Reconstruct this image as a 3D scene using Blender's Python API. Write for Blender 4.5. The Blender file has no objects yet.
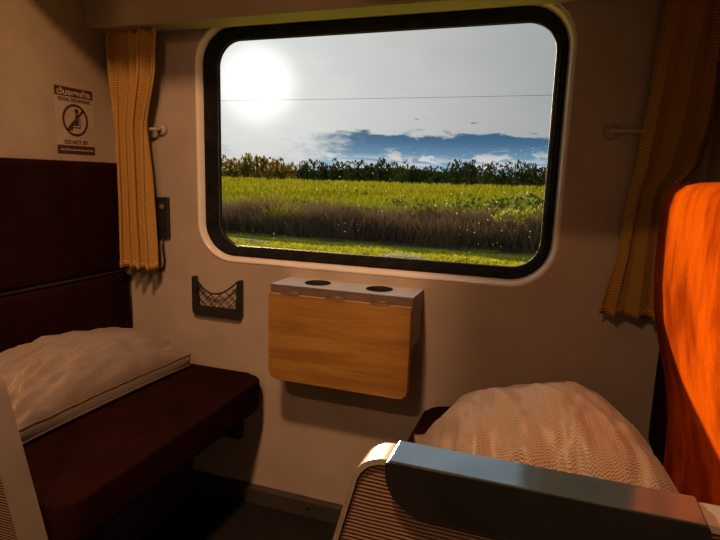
import bpy, bmesh, math, random
import numpy as np
from mathutils import Matrix, Vector, noise
random.seed(7)
rng = np.random.default_rng(11)
scene = bpy.context.scene
COL = scene.collection

# ------------------------------------------------------------------ camera
cam_d = bpy.data.cameras.new('camera')
cam_d.sensor_fit = 'HORIZONTAL'; cam_d.sensor_width = 36.0
cam_d.lens = 36.0 * 545.0 / 720.0
cam_d.clip_start = 0.02; cam_d.clip_end = 3000
cam = bpy.data.objects.new('camera', cam_d); COL.objects.link(cam)
RX = Vector((0.94210237, 0.33409842, 0.02865956))
UX = Vector((-0.0821044, 0.1469633, 0.98572849))
FX = Vector((-0.32511843, 0.93101022, -0.16588542))
cam.matrix_world = Matrix(((RX.x, UX.x, -FX.x, 0), (RX.y, UX.y, -FX.y, 0), (RX.z, UX.z, -FX.z, 1.15), (0, 0, 0, 1)))
scene.camera = cam

# ------------------------------------------------------------------ colour management
scene.view_settings.view_transform = 'Standard'
scene.view_settings.look = 'None'
scene.view_settings.gamma = 1.0
scene.view_settings.use_curve_mapping = False
scene.view_settings.exposure = 0.0

# ------------------------------------------------------------------ node helper
class NT:
    def __init__(s, tree): s.t = tree
    def n(s, typ, **kw):
        nd = s.t.nodes.new(typ)
        for k, v in kw.items(): setattr(nd, k, v)
        return nd
    def l(s, a, b): s.t.links.new(a, b)
    def setin(s, sock, v):
        if hasattr(v, 'is_output'): s.l(v, sock)
        else: sock.default_value = v
    def math(s, op, a, b=None, c=None, clamp=False):
        nd = s.n('ShaderNodeMath', operation=op, use_clamp=clamp)
        s.setin(nd.inputs[0], a)
        if b is not None: s.setin(nd.inputs[1], b)
        if c is not None: s.setin(nd.inputs[2], c)
        return nd.outputs[0]
    def smooth(s, v, a, b, lo=0.0, hi=1.0):
        nd = s.n('ShaderNodeMapRange', interpolation_type='SMOOTHSTEP')
        s.setin(nd.inputs[0], v)
        for i, x in enumerate((a, b, lo, hi)): s.setin(nd.inputs[1 + i], x)
        return nd.outputs[0]
    def mix(s, f, a, b):
        nd = s.n('ShaderNodeMix', data_type='RGBA')
        s.setin(nd.inputs[0], f); s.setin(nd.inputs[6], a); s.setin(nd.inputs[7], b)
        return nd.outputs[2]
    def noise(s, vec, scale, detail=3, rough=0.55, out='Fac'):
        nd = s.n('ShaderNodeTexNoise')
        if vec is not None: s.l(vec, nd.inputs['Vector'])
        nd.inputs['Scale'].default_value = scale; nd.inputs['Detail'].default_value = detail
        nd.inputs['Roughness'].default_value = rough
        return nd.outputs[out]
    def mapping(s, vec, scale=(1, 1, 1), loc=(0, 0, 0), rot=(0, 0, 0)):
        nd = s.n('ShaderNodeMapping'); s.l(vec, nd.inputs[0])
        nd.inputs[1].default_value = loc; nd.inputs[2].default_value = rot; nd.inputs[3].default_value = scale
        return nd.outputs[0]

def C4(c): return (c[0], c[1], c[2], 1.0)

# ------------------------------------------------------------------ sky and sun
SUN = Vector((-0.49499194, 0.85546038, 0.15221865)).normalized()
SKY_STRENGTH = 1.0
world = bpy.data.worlds.new('sky'); scene.world = world; world.use_nodes = True
w = NT(world.node_tree); world.node_tree.nodes.clear()
geo = w.n('ShaderNodeTexCoord'); dirv = geo.outputs['Generated']
nrm = w.n('ShaderNodeVectorMath', operation='NORMALIZE'); w.l(dirv, nrm.inputs[0]); dirv = nrm.outputs[0]
sep = w.n('ShaderNodeSeparateXYZ'); w.l(dirv, sep.inputs[0])
el = w.math('MULTIPLY', w.math('ARCSINE', sep.outputs[2]), 180 / math.pi)          # elevation in degrees
dot = w.n('ShaderNodeVectorMath', operation='DOT_PRODUCT'); w.l(dirv, dot.inputs[0]); dot.inputs[1].default_value = SUN
ang = w.math('MULTIPLY', w.math('ARCCOSINE', w.math('MINIMUM', dot.outputs['Value'], 0.9999999)), 180 / math.pi)
# thin bright overcast, greyer away from the sun
veil = w.mix(w.smooth(ang, 3.0, 34.0), (0.66, 0.67, 0.65, 1), (0.365, 0.385, 0.385, 1))
veil = w.mix(w.math('MULTIPLY', w.smooth(w.noise(w.mapping(dirv, (3, 3, 9)), 2.2, 4), 0.35, 0.75), 0.16), veil, (0.30, 0.33, 0.35, 1))
# open blue sky under the edge of the overcast
edge_n = w.noise(w.mapping(dirv, (9, 9, 30), (1.3, 0.4, 0.0)), 1.0, 4, 0.6)
edge_f = w.noise(w.mapping(dirv, (40, 40, 110), (0.2, 0.9, 0.3)), 1.0, 4, 0.6)
lim = w.math('ADD', w.math('MULTIPLY_ADD', edge_n, 3.2, 2.35), w.math('MULTIPLY', edge_f, 1.3))
gap = w.smooth(w.math('SUBTRACT', lim, el), -0.22, 0.25)
gap = w.math('MULTIPLY', gap, w.smooth(w.math('ADD', w.math('MULTIPLY_ADD', edge_f, 9.0, -4.5), ang), 6.0, 12.0))
blue = w.mix(w.smooth(el, 0.0, 4.6), (0.26, 0.47, 0.64, 1), (0.045, 0.125, 0.235, 1))
sky = w.mix(gap, veil, blue)
# small dark scud and white cumulus in the gap
cum_n = w.noise(w.mapping(dirv, (24, 24, 62), (3.1, 1.7, 2.2)), 1.0, 5, 0.62)
cum_band = w.math('MULTIPLY', w.smooth(el, 3.6, 1.9), w.smooth(el, -0.6, 1.2))
cum = w.math('MULTIPLY', w.smooth(cum_n, 0.52, 0.60), cum_band)
sky = w.mix(cum, sky, (0.66, 0.64, 0.62, 1))
hz = w.smooth(w.noise(w.mapping(dirv, (16, 16, 120), (0.6, 5.0, 1.0)), 1.0, 3), 0.42, 0.56)
sky = w.mix(w.math('MULTIPLY', w.math('MULTIPLY', hz, w.smooth(el, 2.7, 1.7)), 0.8), sky, (0.62, 0.62, 0.60, 1))
scud_n = w.noise(w.mapping(dirv, (30, 30, 150), (7.7, 2.3, 4.1)), 1.0, 3)
scud = w.math('MULTIPLY', w.smooth(scud_n, 0.66, 0.72), w.math('MULTIPLY', w.smooth(el, 4.0, 4.8), w.smooth(el, 6.6, 5.6)))
sky = w.mix(w.math('MULTIPLY', scud, w.smooth(ang, 10, 16)), sky, (0.10, 0.16, 0.24, 1))
# the sun and its aureole in the haze
glow = w.math('ADD', w.math('MULTIPLY', w.smooth(ang, 5.0, 1.6), 0.42), w.math('MULTIPLY', w.math('POWER', 2.718, w.math('MULTIPLY', ang, -0.20)), 0.30))
addn = w.n('ShaderNodeMix', data_type='RGBA', blend_type='ADD'); addn.inputs[0].default_value = 1.0
w.l(sky, addn.inputs[6])
gl = w.n('ShaderNodeMix', data_type='RGBA', blend_type='MULTIPLY'); gl.inputs[0].default_value = 1.0
gl.inputs[6].default_value = (1.0, 0.97, 0.90, 1); w.l(glow, gl.inputs[7])
w.l(gl.outputs[2], addn.inputs[7])
bg = w.n('ShaderNodeBackground'); w.l(addn.outputs[2], bg.inputs[0]); bg.inputs[1].default_value = SKY_STRENGTH
wo = w.n('ShaderNodeOutputWorld'); w.l(bg.outputs[0], wo.inputs[0])

sl = bpy.data.lights.new('sun', 'SUN'); sl.energy = 13.5; sl.angle = math.radians(1.6); sl.color = (1.0, 0.74, 0.42)
so = bpy.data.objects.new('sun', sl); COL.objects.link(so)
so.rotation_euler = SUN.to_track_quat('Z', 'Y').to_euler()

# lamps of the aisle ceiling: (x, y, watts)
LAMPS = [(-0.50, 0.16, 36.0), (-0.50, -0.95, 21.0)]
LAMP_COLOR = (1.0, 0.48, 0.215)
CEIL = 2.40
D = 1.66          # inner face of the window wall
FLOOR = -0.06

# ------------------------------------------------------------------ materials
MATS = {}
def mat(name, color, rough=0.6, metal=0.0, spec=0.5, build=None, sheen=0.0):
    m = bpy.data.materials.new(name); m.use_nodes = True
    t = NT(m.node_tree); b = m.node_tree.nodes['Principled BSDF']
    b.inputs['Base Color'].default_value = C4(color); b.inputs['Roughness'].default_value = rough
    b.inputs['Metallic'].default_value = metal; b.inputs['Specular IOR Level'].default_value = spec
    if sheen:
        b.inputs['Sheen Weight'].default_value = sheen; b.inputs['Sheen Roughness'].default_value = 0.4
    if build: build(t, b, m)
    MATS[name] = m
    return m

def bump(t, b, h, strength, dist=0.002):
    nd = t.n('ShaderNodeBump'); nd.inputs['Strength'].default_value = strength; nd.inputs['Distance'].default_value = dist
    t.l(h, nd.inputs['Height']); t.l(nd.outputs[0], b.inputs['Normal'])

def vary(c1, c2, scale, bscale=None, bstr=0.0, stretch=(1, 1, 1), dist=0.002, lo=0.3, hi=0.7):
    def f(t, b, m):
        tc = t.n('ShaderNodeTexCoord').outputs['Object']
        v = t.mapping(tc, stretch)
        t.l(t.mix(t.smooth(t.noise(v, scale, 5), lo, hi), C4(c1), C4(c2)), b.inputs['Base Color'])
        if bscale: bump(t, b, t.noise(v, bscale, 4), bstr, dist)
    return f

mat('wall_laminate', (0.5, 0.42, 0.34), 0.50, spec=0.35, build=vary((0.45, 0.405, 0.36), (0.39, 0.345, 0.30), 5, 240, 0.12))
mat('partition_laminate', (0.5, 0.42, 0.34), 0.55, spec=0.3, build=vary((0.45, 0.37, 0.285), (0.37, 0.295, 0.22), 4, 160, 0.25))
mat('ceiling_paint', (0.12, 0.09, 0.07), 0.7, build=vary((0.12, 0.09, 0.07), (0.10, 0.075, 0.06), 3))
mat('aisle_panel', (0.2, 0.2, 0.2), 0.7, build=vary((0.24, 0.23, 0.22), (0.20, 0.19, 0.18), 3))
mat('floor_rubber', (0.012, 0.012, 0.013), 0.75, spec=0.2, build=vary((0.010, 0.010, 0.011), (0.016, 0.015, 0.015), 8, 90, 0.3))
mat('baseboard_grey', (0.05, 0.048, 0.046), 0.6, build=vary((0.05, 0.047, 0.045), (0.035, 0.033, 0.032), 7, 120, 0.1))
mat('rim_white', (0.86, 0.84, 0.80), 0.14, spec=1.0, build=vary((0.88, 0.86, 0.82), (0.83, 0.80, 0.76), 9))
mat('gasket_rubber', (0.012, 0.012, 0.012), 0.75, spec=0.04, build=vary((0.010, 0.010, 0.010), (0.02, 0.019, 0.017), 20, 200, 0.1))
mat('bead_metal', (0.30, 0.25, 0.2), 0.55, metal=0.2, build=vary((0.16, 0.13, 0.10), (0.12, 0.10, 0.08), 30))
mat('casing_metal_sky_tint', (0.42, 0.42, 0.43), 0.4, metal=0.15, build=vary((0.60, 0.67, 0.76), (0.52, 0.58, 0.66), 12, 300, 0.04))  # blue-white skylight on the casing top is put into its colour
mat('casing_side', (0.20, 0.16, 0.14), 0.45, metal=0.3, build=vary((0.20, 0.15, 0.13), (0.15, 0.12, 0.10), 15))
mat('hole_black', (0.006, 0.006, 0.006), 0.8, build=vary((0.005, 0.005, 0.005), (0.009, 0.008, 0.008), 30))
mat('black_plastic', (0.016, 0.016, 0.017), 0.45, build=vary((0.014, 0.014, 0.015), (0.022, 0.021, 0.021), 30, 400, 0.1))
mat('steel', (0.45, 0.42, 0.38), 0.32, metal=0.9, build=vary((0.45, 0.42, 0.38), (0.35, 0.32, 0.28), 30))
mat('pad_vinyl', (0.010, 0.010, 0.011), 0.45, spec=0.25, build=vary((0.008, 0.008, 0.009), (0.013, 0.013, 0.014), 14, 500, 0.05))
mat('pad_cap_metal_sky_tint', (0.4, 0.46, 0.53), 0.13, metal=0.9, build=vary((0.27, 0.38, 0.48), (0.21, 0.30, 0.38), 12, 400, 0.02))  # blue of the reflected sky put into the metal's colour
mat('panel_trim', (0.50, 0.44, 0.37), 0.42, build=vary((0.21, 0.19, 0.17), (0.17, 0.155, 0.135), 10))
mat('net_cord', (0.012, 0.011, 0.010), 0.7, build=vary((0.010, 0.009, 0.008), (0.02, 0.018, 0.015), 60))
mat('bench_base', (0.05, 0.04, 0.036), 0.6, build=vary((0.05, 0.04, 0.036), (0.03, 0.026, 0.024), 10))

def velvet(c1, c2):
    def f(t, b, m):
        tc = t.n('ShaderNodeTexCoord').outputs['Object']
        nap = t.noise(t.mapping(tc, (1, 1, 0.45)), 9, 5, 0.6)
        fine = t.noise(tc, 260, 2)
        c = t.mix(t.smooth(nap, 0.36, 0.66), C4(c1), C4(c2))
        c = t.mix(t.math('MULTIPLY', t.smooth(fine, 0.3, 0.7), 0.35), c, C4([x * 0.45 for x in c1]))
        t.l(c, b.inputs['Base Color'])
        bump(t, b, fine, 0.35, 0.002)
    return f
mat('seat_fabric_sunlit', (0.24, 0.045, 0.012), 0.95, spec=0.0, build=velvet((0.46, 0.072, 0.002), (0.17, 0.018, 0.0015)))  # seat fabric with the sunlight's orange put into its colour
mat('seat_fabric_shaded', (0.05, 0.011, 0.008), 0.9, spec=0.05, build=velvet((0.023, 0.0055, 0.0045), (0.015, 0.004, 0.0035)))  # the same seat fabric, its colour darkened for shade

def weave(c1, c2, sc, br=0.5):
    def f(t, b, m):
        uv = t.n('ShaderNodeTexCoord').outputs['UV']
        s = t.n('ShaderNodeSeparateXYZ'); t.l(uv, s.inputs[0])
        u = t.math('MULTIPLY', s.outputs[0], sc); v = t.math('MULTIPLY', s.outputs[1], sc)
        zig = t.math('PINGPONG', u, 1.0)                      # herringbone: stripes that zig-zag
        st = t.math('SINE', t.math('MULTIPLY', t.math('ADD', v, t.math('MULTIPLY', zig, 0.9)), 2 * math.pi))
        h = t.smooth(st, -0.7, 0.7)
        n = t.noise(uv, 6, 4)
        c = t.mix(h, C4(c2), C4(c1))
        c = t.mix(t.math('MULTIPLY', t.smooth(n, 0.35, 0.7), 0.25), c, C4([x * 0.7 for x in c1]))
        t.l(c, b.inputs['Base Color'])
        bump(t, b, h, br, 0.002)
    return f
def add_translucency(f, amount, col):
    def g(t, b, m):
        f(t, b, m)
        out = [n for n in m.node_tree.nodes if n.type == 'OUTPUT_MATERIAL'][0]
        tr = t.n('ShaderNodeBsdfTranslucent'); tr.inputs[0].default_value = C4(col)
        mx = t.n('ShaderNodeMixShader'); mx.inputs[0].default_value = amount
        t.l(b.outputs[0], mx.inputs[1]); t.l(tr.outputs[0], mx.inputs[2]); t.l(mx.outputs[0], out.inputs[0])
    return g
mat('curtain_cloth', (0.5, 0.3, 0.1), 0.85, spec=0.15, sheen=0.1,
    build=add_translucency(weave((0.70, 0.43, 0.125), (0.33, 0.18, 0.045), 125, 0.6), 0.12, (0.5, 0.26, 0.08)))
mat('pillow_cloth', (0.5, 0.38, 0.28), 0.45, spec=0.6, sheen=0.2, build=weave((0.44, 0.365, 0.30), (0.21, 0.17, 0.135), 230, 0.8))
mat('pillow_piping', (0.2, 0.13, 0.09), 0.8, build=vary((0.22, 0.14, 0.09), (0.15, 0.10, 0.07), 60))

def corduroy(t, b, m):
    tc = t.n('ShaderNodeTexCoord').outputs['Object']
    s = t.n('ShaderNodeSeparateXYZ'); t.l(tc, s.inputs[0])
    wob = t.math('MULTIPLY', t.noise(tc, 14, 2), 0.004)
    st = t.math('SINE', t.math('MULTIPLY', t.math('ADD', s.outputs[2], wob), 2 * math.pi / 0.0062))
    h = t.smooth(st, -0.8, 0.8)
    t.l(t.mix(h, (0.085, 0.050, 0.036, 1), (0.22, 0.150, 0.115, 1)), b.inputs['Base Color'])
    bump(t, b, h, 0.8, 0.003)
mat('panel_corduroy', (0.25, 0.17, 0.13), 0.75, spec=0.2, build=corduroy)

def wood(t, b, m):
    tc = t.n('ShaderNodeTexCoord').outputs['Object']
    v = t.mapping(tc, (1.0, 1, 9.0))
    n1 = t.noise(v, 3.2, 6, 0.6); n2 = t.noise(t.mapping(tc, (3, 1, 60)), 5, 3)
    g = t.math('ADD', t.math('MULTIPLY', n1, 0.75), t.math('MULTIPLY', n2, 0.3))
    c = t.mix(t.smooth(g, 0.36, 0.66), (0.24, 0.125, 0.030, 1), (0.38, 0.225, 0.062, 1))
    t.l(c, b.inputs['Base Color']); bump(t, b, n2, 0.05, 0.001)
mat('table_wood', (0.45, 0.22, 0.06), 0.42, spec=0.4, build=wood)
mat('table_edge', (0.55, 0.36, 0.20), 0.5, build=vary((0.55, 0.36, 0.20), (0.45, 0.28, 0.15), 30))
mat('sticker_base', (0.60, 0.46, 0.34), 0.5, build=vary((0.48, 0.395, 0.305), (0.42, 0.345, 0.265), 20))
mat('sticker_ink', (0.055, 0.022, 0.014), 0.55, build=vary((0.050, 0.020, 0.013), (0.075, 0.03, 0.02), 60))
mat('sticker_light', (0.52, 0.40, 0.30), 0.5, build=vary((0.52, 0.40, 0.30), (0.46, 0.35, 0.26), 60))
mat('lamp_housing', (0.6, 0.57, 0.52), 0.5, build=vary((0.6, 0.57, 0.52), (0.5, 0.48, 0.44), 20))

def lampglow(t, b, m):
    b.inputs['Emission Color'].default_value = C4(LAMP_COLOR); b.inputs['Emission Strength'].default_value = 6.0
mat('lamp_diffuser', (0.8, 0.7, 0.6), 0.5, build=lampglow)

def glass(t, b, m):
    m.node_tree.nodes.remove(b)
    out = [n for n in m.node_tree.nodes if n.type == 'OUTPUT_MATERIAL'][0]
    tr = t.n('ShaderNodeBsdfTransparent'); tr.inputs[0].default_value = (0.97, 0.975, 0.965, 1)
    gl_ = t.n('ShaderNodeBsdfGlossy'); gl_.inputs[1].default_value = 0.02
    fr = t.n('ShaderNodeFresnel'); fr.inputs[0].default_value = 1.30
    mx = t.n('ShaderNodeMixShader'); t.l(t.math('MULTIPLY', fr.outputs[0], 0.55), mx.inputs[0]); t.l(tr.outputs[0], mx.inputs[1]); t.l(gl_.outputs[0], mx.inputs[2])
    tc = t.n('ShaderNodeTexCoord').outputs['Object']
    vo = t.n('ShaderNodeTexVoronoi'); vo.inputs['Scale'].default_value = 85; t.l(tc, vo.inputs['Vector'])
    s = t.n('ShaderNodeSeparateXYZ'); t.l(vo.outputs['Color'], s.inputs[0])
    pick = t.math('GREATER_THAN', s.outputs[0], 0.72)
    size = t.math('MULTIPLY_ADD', s.outputs[1], 0.13, 0.08)
    dots = t.math('MULTIPLY', t.math('LESS_THAN', vo.outputs['Distance'], size), pick)
    pos = t.n('ShaderNodeSeparateXYZ'); t.l(tc, pos.inputs[0])
    low = t.smooth(pos.outputs[2], 1.45, 1.05)
    patch = t.smooth(t.noise(tc, 4.0, 3), 0.42, 0.62)
    dots = t.math('MULTIPLY', t.math('MULTIPLY', dots, low), patch)
    df = t.n('ShaderNodeBsdfTranslucent'); df.inputs[0].default_value = (0.75, 0.72, 0.66, 1)
    d2 = t.n('ShaderNodeMixShader'); t.l(t.math('MULTIPLY', dots, 0.42), d2.inputs[0]); t.l(mx.outputs[0], d2.inputs[1]); t.l(df.outputs[0], d2.inputs[2])
    t.l(d2.outputs[0], out.inputs[0])
mat('window_glass', (1, 1, 1), build=glass)

def leafy(c1, c2, trans, tcol, scale=1.2):
    def f(t, b, m):
        tc = t.n('ShaderNodeTexCoord').outputs['Object']
        gm = t.n('ShaderNodeNewGeometry'); oi = t.n('ShaderNodeObjectInfo')
        n = t.noise(tc, scale, 3)
        k = t.math('ADD', t.math('MULTIPLY', n, 0.7), t.math('MULTIPLY', gm.outputs['Random Per Island'], 0.45))
        k = t.math('ADD', k, t.math('MULTIPLY_ADD', oi.outputs['Random'], 0.3, -0.15))
        c = t.mix(t.smooth(k, 0.3, 0.8), C4(c1), C4(c2))
        t.l(c, b.inputs['Base Color'])
        out = [q for q in m.node_tree.nodes if q.type == 'OUTPUT_MATERIAL'][0]
        tr = t.n('ShaderNodeBsdfTranslucent'); t.l(t.mix(0.6, c, C4(tcol)), tr.inputs[0])
        mx = t.n('ShaderNodeMixShader'); mx.inputs[0].default_value = trans
        t.l(b.outputs[0], mx.inputs[1]); t.l(tr.outputs[0], mx.inputs[2]); t.l(mx.outputs[0], out.inputs[0])
    return f
mat('meadow_blade', (0.2, 0.25, 0.03), 0.7, spec=0.0, build=leafy((0.075, 0.125, 0.010), (0.26, 0.25, 0.018), 0.35, (0.24, 0.25, 0.010), 0.22))
mat('verge_blade', (0.3, 0.35, 0.05), 0.7, spec=0.0, build=leafy((0.20, 0.27, 0.02), (0.50, 0.48, 0.05), 0.4, (0.35, 0.36, 0.02), 0.5))
mat('dry_stem', (0.09, 0.06, 0.045), 0.9, spec=0.0, build=leafy((0.055, 0.038, 0.034), (0.20, 0.14, 0.10), 0.25, (0.18, 0.12, 0.07), 0.4))
mat('shrub_leaf', (0.1, 0.16, 0.02), 0.7, spec=0.15, build=leafy((0.050, 0.095, 0.014), (0.15, 0.21, 0.03), 0.3, (0.20, 0.26, 0.02), 0.8))
mat('bright_shrub_leaf', (0.2, 0.3, 0.03), 0.7, spec=0.15, build=leafy((0.12, 0.20, 0.02), (0.26, 0.34, 0.04), 0.4, (0.28, 0.34, 0.02), 0.8))
mat('tree_leaf', (0.04, 0.06, 0.02), 0.8, spec=0.0, build=leafy((0.016, 0.030, 0.012), (0.045, 0.070, 0.022), 0.12, (0.07, 0.09, 0.015), 0.3))
mat('sun_tinted_tree_leaf', (0.1, 0.1, 0.02), 0.8, spec=0.0, build=leafy((0.085, 0.080, 0.016), (0.19, 0.155, 0.028), 0.25, (0.25, 0.17, 0.02), 0.3))  # tree leaf with golden sunlight painted into its colour
mat('bark', (0.04, 0.03, 0.02), 0.9, build=vary((0.045, 0.033, 0.023), (0.025, 0.019, 0.014), 6))
def ground_mat(t, b, m):
    tc = t.n('ShaderNodeTexCoord').outputs['Object']
    s = t.n('ShaderNodeSeparateXYZ'); t.l(tc, s.inputs[0])
    n1 = t.noise(tc, 0.10, 5, 0.65); n2 = t.noise(t.mapping(tc, (1, 0.35, 1)), 0.5, 4)
    g = t.mix(t.smooth(n1, 0.35, 0.65), (0.15, 0.19, 0.020, 1), (0.27, 0.27, 0.024, 1))
    g = t.mix(t.math('MULTIPLY', t.smooth(n2, 0.45, 0.7), 0.5), g, (0.085, 0.12, 0.015, 1))
    soil = t.mix(t.smooth(t.noise(tc, 1.1, 5), 0.4, 0.65), (0.055, 0.045, 0.032, 1), (0.13, 0.14, 0.03, 1))
    verge = t.mix(t.smooth(t.noise(tc, 0.9, 4), 0.35, 0.65), (0.46, 0.46, 0.05, 1), (0.26, 0.32, 0.035, 1))
    soil = t.mix(t.smooth(s.outputs[1], 19.2, 17.8), soil, verge)
    t.l(t.mix(t.smooth(s.outputs[1], 22.5, 27.0), soil, g), b.inputs['Base Color'])
mat('field_earth', (0.1, 0.12, 0.02), 0.95, spec=0.0, build=ground_mat)
mat('hill_forest', (0.03, 0.05, 0.03), 0.95, spec=0.0, build=vary((0.022, 0.040, 0.024), (0.045, 0.065, 0.035), 0.05))
def pud(t, b, m):
    tc = t.n('ShaderNodeTexCoord').outputs['Object']
    t.l(t.mix(t.smooth(t.noise(tc, 2.0, 4), 0.4, 0.65), (0.38, 0.40, 0.38, 1), (0.20, 0.24, 0.14, 1)), b.inputs['Base Color'])
mat('pale_gravel', (0.4, 0.4, 0.38), 0.9, spec=0.0, build=pud)
mat('wire', (0.03, 0.03, 0.03), 0.6, build=vary((0.03, 0.03, 0.03), (0.05, 0.05, 0.05), 2))

# ------------------------------------------------------------------ object helpers
def link(name, me, material=None, parent=None, smooth=False):
    o = bpy.data.objects.new(name, me); COL.objects.link(o)
    if material and not me.materials: me.materials.append(MATS[material])
    if smooth:
        me.polygons.foreach_set('use_smooth', [True] * len(me.polygons)); me.update()
    if parent:
        o.parent = parent; o.matrix_parent_inverse = Matrix.Translation(-parent.location) if parent.type == 'EMPTY' else Matrix()
    return o
def thing(name, loc, label=None, cat=None, group=None, kind=None):
    o = bpy.data.objects.new(name, None); COL.objects.link(o); o.location = loc; o.empty_display_size = 0.1
    return tag(o, label, cat, group, kind)
def tag(o, label=None, cat=None, group=None, kind=None):
    for k, v in (('label', label), ('category', cat), ('group', group), ('kind', kind)):
        if v: o[k] = v
    return o
def bm_mesh(bm, name='mesh'):
    bmesh.ops.recalc_face_normals(bm, faces=bm.faces[:])
    me = bpy.data.meshes.new(name); bm.to_mesh(me); bm.free(); return me
def box_bm(x0, x1, y0, y1, z0, z1, bev=0.0, seg=2, bm=None):
    b = bmesh.new()
    bmesh.ops.create_cube(b, size=1.0)
    for v in b.verts:
        v.co = Vector(((x0 + x1) / 2 + v.co.x * (x1 - x0), (y0 + y1) / 2 + v.co.y * (y1 - y0), (z0 + z1) / 2 + v.co.z * (z1 - z0)))
    if bev: bmesh.ops.bevel(b, geom=b.edges[:] + b.verts[:], offset=bev, segments=seg, profile=0.5, affect='EDGES')
    if bm is None: return b
    me = bm_mesh(b); bm.from_mesh(me); bpy.data.meshes.remove(me); return bm
def box(name, dims, material, parent=None, bev=0.0, seg=2, smooth=False):
    return link(name, bm_mesh(box_bm(*dims, bev, seg), name), material, parent, smooth)
def prism_bm(pts, a, b, axis='y', bev=0.0, seg=3):
    """closed profile pts (2-D) extruded from a to b; axis y: pts are (x,z); axis x: (y,z); axis z: (x,y)"""
    bm = bmesh.new()
    def P(p, t): return {'y': (p[0], t, p[1]), 'x': (t, p[0], p[1]), 'z': (p[0], p[1], t)}[axis]
    A = [bm.verts.new(P(p, a)) for p in pts]; B = [bm.verts.new(P(p, b)) for p in pts]
    fa = bm.faces.new(A); fb = bm.faces.new(B[::-1]); n = len(pts)
    for i in range(n): bm.faces.new((A[i], B[i], B[(i + 1) % n], A[(i + 1) % n]))
    if bev:
        es = list(fa.edges) + list(fb.edges)
        bmesh.ops.bevel(bm, geom=es, offset=bev, segments=seg, profile=0.5, affect='EDGES', clamp_overlap=True)
    return bm
def prism(name, pts, a, b, axis, material, parent=None, bev=0.0, seg=3, smooth=False):
    return link(name, bm_mesh(prism_bm(pts, a, b, axis, bev, seg), name), material, parent, smooth)
def rrect(x0, x1, z0, z1, r, n=10):
    """rounded rectangle, counter-clockwise; r: one radius or four (bl, br, tr, tl)"""
    if not hasattr(r, '__len__'): r = (r,) * 4
    out = []
    for (cx, cz, q, rr) in ((x0, z0, 180, r[0]), (x1, z0, 270, r[1]), (x1, z1, 0, r[2]), (x0, z1, 90, r[3])):
        sx = 1 if cx == x0 else -1; sz = 1 if cz == z0 else -1
        ox, oz = cx + sx * rr, cz + sz * rr
        for k in range(n + 1):
            a_ = math.radians(q + 90 * k / n); out.append((ox + rr * math.cos(a_), oz + rr * math.sin(a_)))
    return out
def tube_bm(path, r, seg=8, closed=False, bm=None):
    bm = bm or bmesh.new(); path = [Vector(p) for p in path]; n = len(path); rings = []
    for i, p in enumerate(path):
        if closed: tdir = path[(i + 1) % n] - path[i - 1]
        else: tdir = path[min(i + 1, n - 1)] - path[max(i - 1, 0)]
        tdir.normalize(); up = Vector((0, 0, 1)) if abs(tdir.z) < 0.95 else Vector((0, 1, 0))
        a_ = tdir.cross(up).normalized(); c_ = a_.cross(tdir)
        rr = r[i] if hasattr(r, '__len__') else r
        rings.append([bm.verts.new(p + (a_ * math.cos(q) + c_ * math.sin(q)) * rr) for q in (2 * math.pi * k / seg for k in range(seg))])
    for i in range(n if closed else n - 1):
        A, B = rings[i], rings[(i + 1) % n]
        for k in range(seg): bm.faces.new((A[k], A[(k + 1) % seg], B[(k + 1) % seg], B[k]))
    if not closed:
        bm.faces.new(rings[0][::-1]); bm.faces.new(rings[-1])
    return bm
def tube(name, path, r, material, parent=None, seg=8, closed=False):
    return link(name, bm_mesh(tube_bm(path, r, seg, closed), name), material, parent, True)
def loops_bm(loops, cap_first=False, cap_last=False):
    bm = bmesh.new(); R = [[bm.verts.new(p) for p in lp] for lp in loops]
    for A, B in zip(R, R[1:]):
        n = len(A)
        for i in range(n): bm.faces.new((A[i], A[(i + 1) % n], B[(i + 1) % n], B[i]))
    if cap_first: bm.faces.new(R[0][::-1])
    if cap_last: bm.faces.new(R[-1])
    return bm
def autosmooth(o, angle=40):
    me = o.data
    me.polygons.foreach_set('use_smooth', [True] * len(me.polygons))
    b = bmesh.new(); b.from_mesh(me)
    for e in b.edges:
        if len(e.link_faces) == 2 and e.calc_face_angle(0) > math.radians(angle): e.smooth = False
    b.to_mesh(me); b.free(); return o
def xz(loop, y): return [(p[0], y, p[1]) for p in loop]

# ================================================================== THE CARRIAGE SHELL
XL, XR = -1.56, 0.37
def struct(o): o['kind'] = 'structure'; return o
struct(box('floor', (-3.2, 2.2, -1.45, 1.74, FLOOR - 0.08, FLOOR), 'floor_rubber'))
struct(box('ceiling', (-3.2, 2.2, -1.45, 1.74, CEIL, CEIL + 0.06), 'ceiling_paint'))
struct(box('wall_back', (-3.2, 2.2, -1.45, -1.37, FLOOR, CEIL), 'aisle_panel'))
struct(box('wall_aisle_left', (-3.28, -3.2, -1.45, 1.74, FLOOR, CEIL), 'aisle_panel'))
struct(box('wall_aisle_right', (2.2, 2.28, -1.45, 1.74, FLOOR, CEIL), 'aisle_panel'))
struct(box('wall_left', (XL - 0.05, XL, 0.70, D, FLOOR, CEIL), 'partition_laminate'))
struct(box('wall_right', (XR, XR + 0.05, 0.70, D, FLOOR, CEIL), 'partition_laminate'))

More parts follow.
